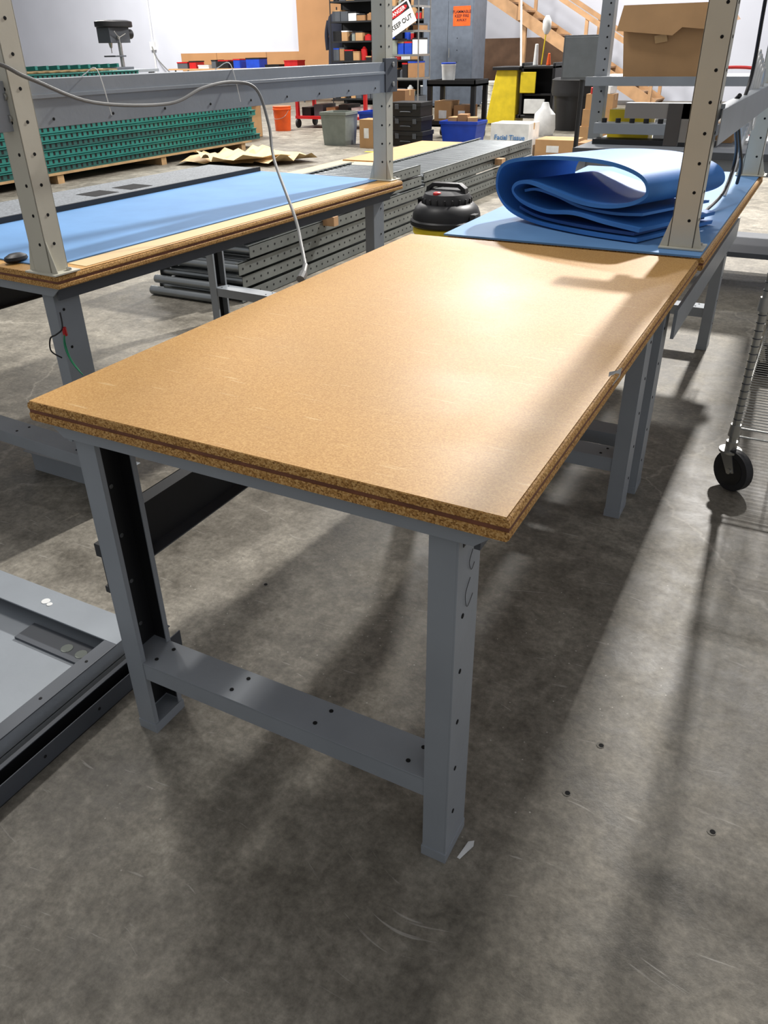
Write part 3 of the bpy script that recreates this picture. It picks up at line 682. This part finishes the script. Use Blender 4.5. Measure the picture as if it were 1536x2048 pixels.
o=carton("facial_tissue_carton",-2.95,-2.42,10.15,10.6,0,.44,WHITE,extra=WHITE)
BT=mat("print_blue",(70,130,190),.6)
text(o,"carton_text_tissue","Facial Tissue",.085,(-2.68,10.145,.27),(math.pi/2,0,0),BT);text(o,"carton_text_sub","36 Boxes per Case",.04,(-2.68,10.145,.2),(math.pi/2,0,0),BT)
carton("cardboard_box",-2.38,-1.85,10.35,10.8,0,.24);carton("cardboard_box",-1.8,-1.35,10.3,10.7,0,.22,CARD2,extra=BT)
carton("cardboard_box",-2.25,-1.75,12.0,12.4,0,.27);carton("cardboard_box",-2.22,-1.78,12.02,12.38,.272,.50);carton("cardboard_box",-2.2,-1.8,12.05,12.35,.502,.70,CARD)
b=Bd("assorted_packages");b.box(-2.17,-2.0,12.08,12.3,.704,.78,RED,rz=.3);b.box(-1.98,-1.84,12.08,12.3,.704,.80,WHITE,rz=-.2);b.done()
b=Bd("crumpled_kraft_paper")
n=9
for (cx_,cy_,rz_,zz_) in ((-6.3,8.6,.3,.0),(-5.7,8.9,-.4,.03),(-5.9,8.5,1.0,.07)):
    V=[];F=[];c_=math.cos(rz_);s_=math.sin(rz_)
    for i in range(n):
        for j in range(n):
            x=(i/(n-1)-.5)*1.1;y=(j/(n-1)-.5)*.8
            V.append((cx_+x*c_-y*s_,cy_+x*s_+y*c_,.015+zz_+.14*abs(math.sin(i*1.1+cx_*3)*math.cos(j*.8+rz_*4))*(.4+.6*random.random())))
    for i in range(n-1):
        for j in range(n-1): F.append((i*n+j,(i+1)*n+j,(i+1)*n+j+1,i*n+j+1))
    b.faces(V,F,PAPER)
b.done()
carton("cardboard_box",-8.9,-7.9,10.8,11.8,0,.62,CARD,True)
b=Bd("floor_marking_line");b.box(-5.0,-3.1,10.3,10.38,.0,.0015,YEL);b.done()
# ---------------------------------------------------------------- stairs
b=Bd("wooden_staircase")
def sl(x,z): return 2.30+(-7.0-x)*.56+z
Y0,Y1=21.0,22.1
for y in (Y0,Y1): b.bar((-2.9,y,sl(-2.9,-.0)-.0),(-10.5,y,sl(-10.5,0)),.05,.26,WOOD)
for k in range(23):
    x=-3.0-.32*k;z=sl(x,.0)+.02;b.box(x-.16,x+.14,Y0,Y1,z,z+.04,WOOD)
for y in (Y0-.05,Y1+.05):
    b.bar((-2.9,y,sl(-2.9,.88)),(-10.5,y,sl(-10.5,.88)),.09,.10,WOOD)
    for k in range(5): x=-3.0-1.7*k;b.box(x-.04,x+.04,y-.03,y+.03,max(0,sl(x,-.1)),sl(x,.88),WOOD)
for x in (-6.3,-8.8): b.box(x-.05,x+.05,Y0+.05,Y0+.15,0,sl(x,-.1),WOOD)
b.done()
b=Bd("understair_panel");b.box(-8.5,-4.9,22.9,22.98,0,1.5,mat("brown_board",(96,72,54),.7));b.done()
b=Bd("white_pipe");b.cyl((-6.1,20.6,0),(-6.3,20.6,2.8),.025,WHITE,10);b.done()
# ---------------------------------------------------------------- bench 4 with shelf (back right)
b=Bd("packing_station")
TOPG=mat("light_grey_laminate",(140,144,150),.6,0,.05,4,0,.2)
x0,x1,y0,y1=-.22,2.6,4.3,5.35
b.box(x0,x1,y0,y1,.77,.80,TOPG);b.box(x0,x1,y0-.004,y0,.765,.803,DGREY);b.box(x0+.05,x1-.05,y0+.04,y0+.08,.68,.77,GREY)
for x in (x0+.05,x1-.05):
    for y in (y0+.05,y1-.05): b.box(x-.03,x+.03,y-.03,y+.03,0,.77,GREY)
b.box(x0+.02,x1-.02,y0+.2,y1-.2,.2,.23,DGREY)
for x in (x0-.02,.95,x1-.1):
    b.box(x-.04,x+.04,4.86,4.94,.80,2.4,GREY);z=.9
    while z<2.35: b.disc((x+.015,4.86,z),(0,-1,0),.006);z+=.06
b.box(x0-.05,1.0,4.62,5.3,1.145,1.165,GREY);b.box(x0-.05,1.0,4.615,4.62,1.12,1.17,GREY)
b.box(x0+.05,.55,4.55,4.68,.86,.92,GREY);b.box(x0+.05,.55,4.55,4.68,.80,.83,BLKST)
for k in range(8): b.cyl((x0+.1+.085*k,4.60,.92),(x0+.1+.085*k,4.60,.945),.016,BLACK,10)
b.box(x0+.08,.12,4.8,4.95,.80,.98,YEL);b.box(.16,.35,4.75,4.95,.80,.93,WHITE)
b.box(.45,.62,4.85,5.1,.80,.90,CARD);b.lathe((.75,4.9,.80),[(.04,0),(.04,.14),(.015,.17),(.015,.2)],WHITE,14)
b.done(bevel=.002)
b=Bd("open_cardboard_box")
def P4(s,z,w=.27,d=.24): return [(.16-w*s,4.95-d*s,z),(.16+w*s,4.95-d*s,z),(.16+w*s,4.95+d*s,z),(.16-w*s,4.95+d*s,z)]
V=P4(.86,1.166)+P4(1.0,1.54)+P4(.975,1.535)+P4(.84,1.175);F=[(3,2,1,0),(12,13,14,15)]
for a in (0,4,8):
    for k in range(4): F.append((a+k,a+(k+1)%4,a+4+(k+1)%4,a+4+k))
b.faces(V,F,CARD)
b.faces([(-.11,4.71,1.54),(.43,4.71,1.54),(.46,4.67,1.40),(.25,4.665,1.42),(.2,4.67,1.38),(-.13,4.68,1.41)],[(0,1,2,3,4,5)],CARD)
b.faces([(.43,4.71,1.54),(.43,5.19,1.54),(.50,5.19,1.46),(.50,4.71,1.44)],[(0,1,2,3)],CARD2)
b.faces([(.10,4.715,1.34),(.17,4.715,1.35),(.16,4.708,1.39),(.09,4.708,1.38)],[(0,1,2,3)],TAPE)
b.done()
b=Bd("red_hand_truck")
b.tube([(-.55,12.2,.2),(-.55,12.2,.95),(-.45,12.2,1.02),(-.05,12.2,1.02),(.05,12.2,.95),(.05,12.2,.2)],.02,RED,8);b.box(-.6,.15,12.1,12.9,.16,.2,RED)
for x in (-.5,.05): b.cyl((x-.02,12.3,.08),(x+.02,12.3,.08),.08,RUB,12);b.cyl((x-.02,12.8,.08),(x+.02,12.8,.08),.08,RUB,12)
b.done()
# ---------------------------------------------------------------- lights
def area(name,loc,target,P,sx=1.2,sy=.4,col=(1,.97,.93)):
    l=bpy.data.lights.new(name,'AREA');l.shape='RECTANGLE';l.size=sx;l.size_y=sy;l.energy=P;l.color=col
    o=bpy.data.objects.new(name,l);S.collection.objects.link(o);o.location=loc
    d=Vector(target)-Vector(loc);o.rotation_euler=d.to_track_quat('-Z','Y').to_euler()
area("highbay_light",(.75,9.0,6.0),(1.0,2,0),1300,.32,.32)
area("highbay_light",(-3.4,11.5,6.2),(-1,3,0),520,.5,.35)
area("highbay_light",(-9,12,6.5),(-9,14,0),1050,2,1)
area("highbay_light",(-3,17,6.5),(-4,18,0),1000,2,1)
area("highbay_light",(-18,17,6.5),(-17,20,0),1150,2,1)
area("highbay_light",(-3.5,2.5,6.0),(-2.5,2.5,0),170,1.0,.5)
w=bpy.data.worlds.new("World");S.world=w;w.use_nodes=True
w.node_tree.nodes["Background"].inputs[0].default_value=(.96,.97,1,1);w.node_tree.nodes["Background"].inputs[1].default_value=.42
# ---------------------------------------------------------------- camera
cam=bpy.data.cameras.new("camera");co=bpy.data.objects.new("camera",cam);S.collection.objects.link(co)
co.location=(1.17625,-.84826,1.35164);co.rotation_euler=(1.04049,.01775,.49203)
cam.sensor_fit='HORIZONTAL';cam.sensor_width=36;cam.lens=1558.82/1536*36;cam.shift_x=.01284;cam.shift_y=-.01026;cam.clip_end=200
S.camera=co
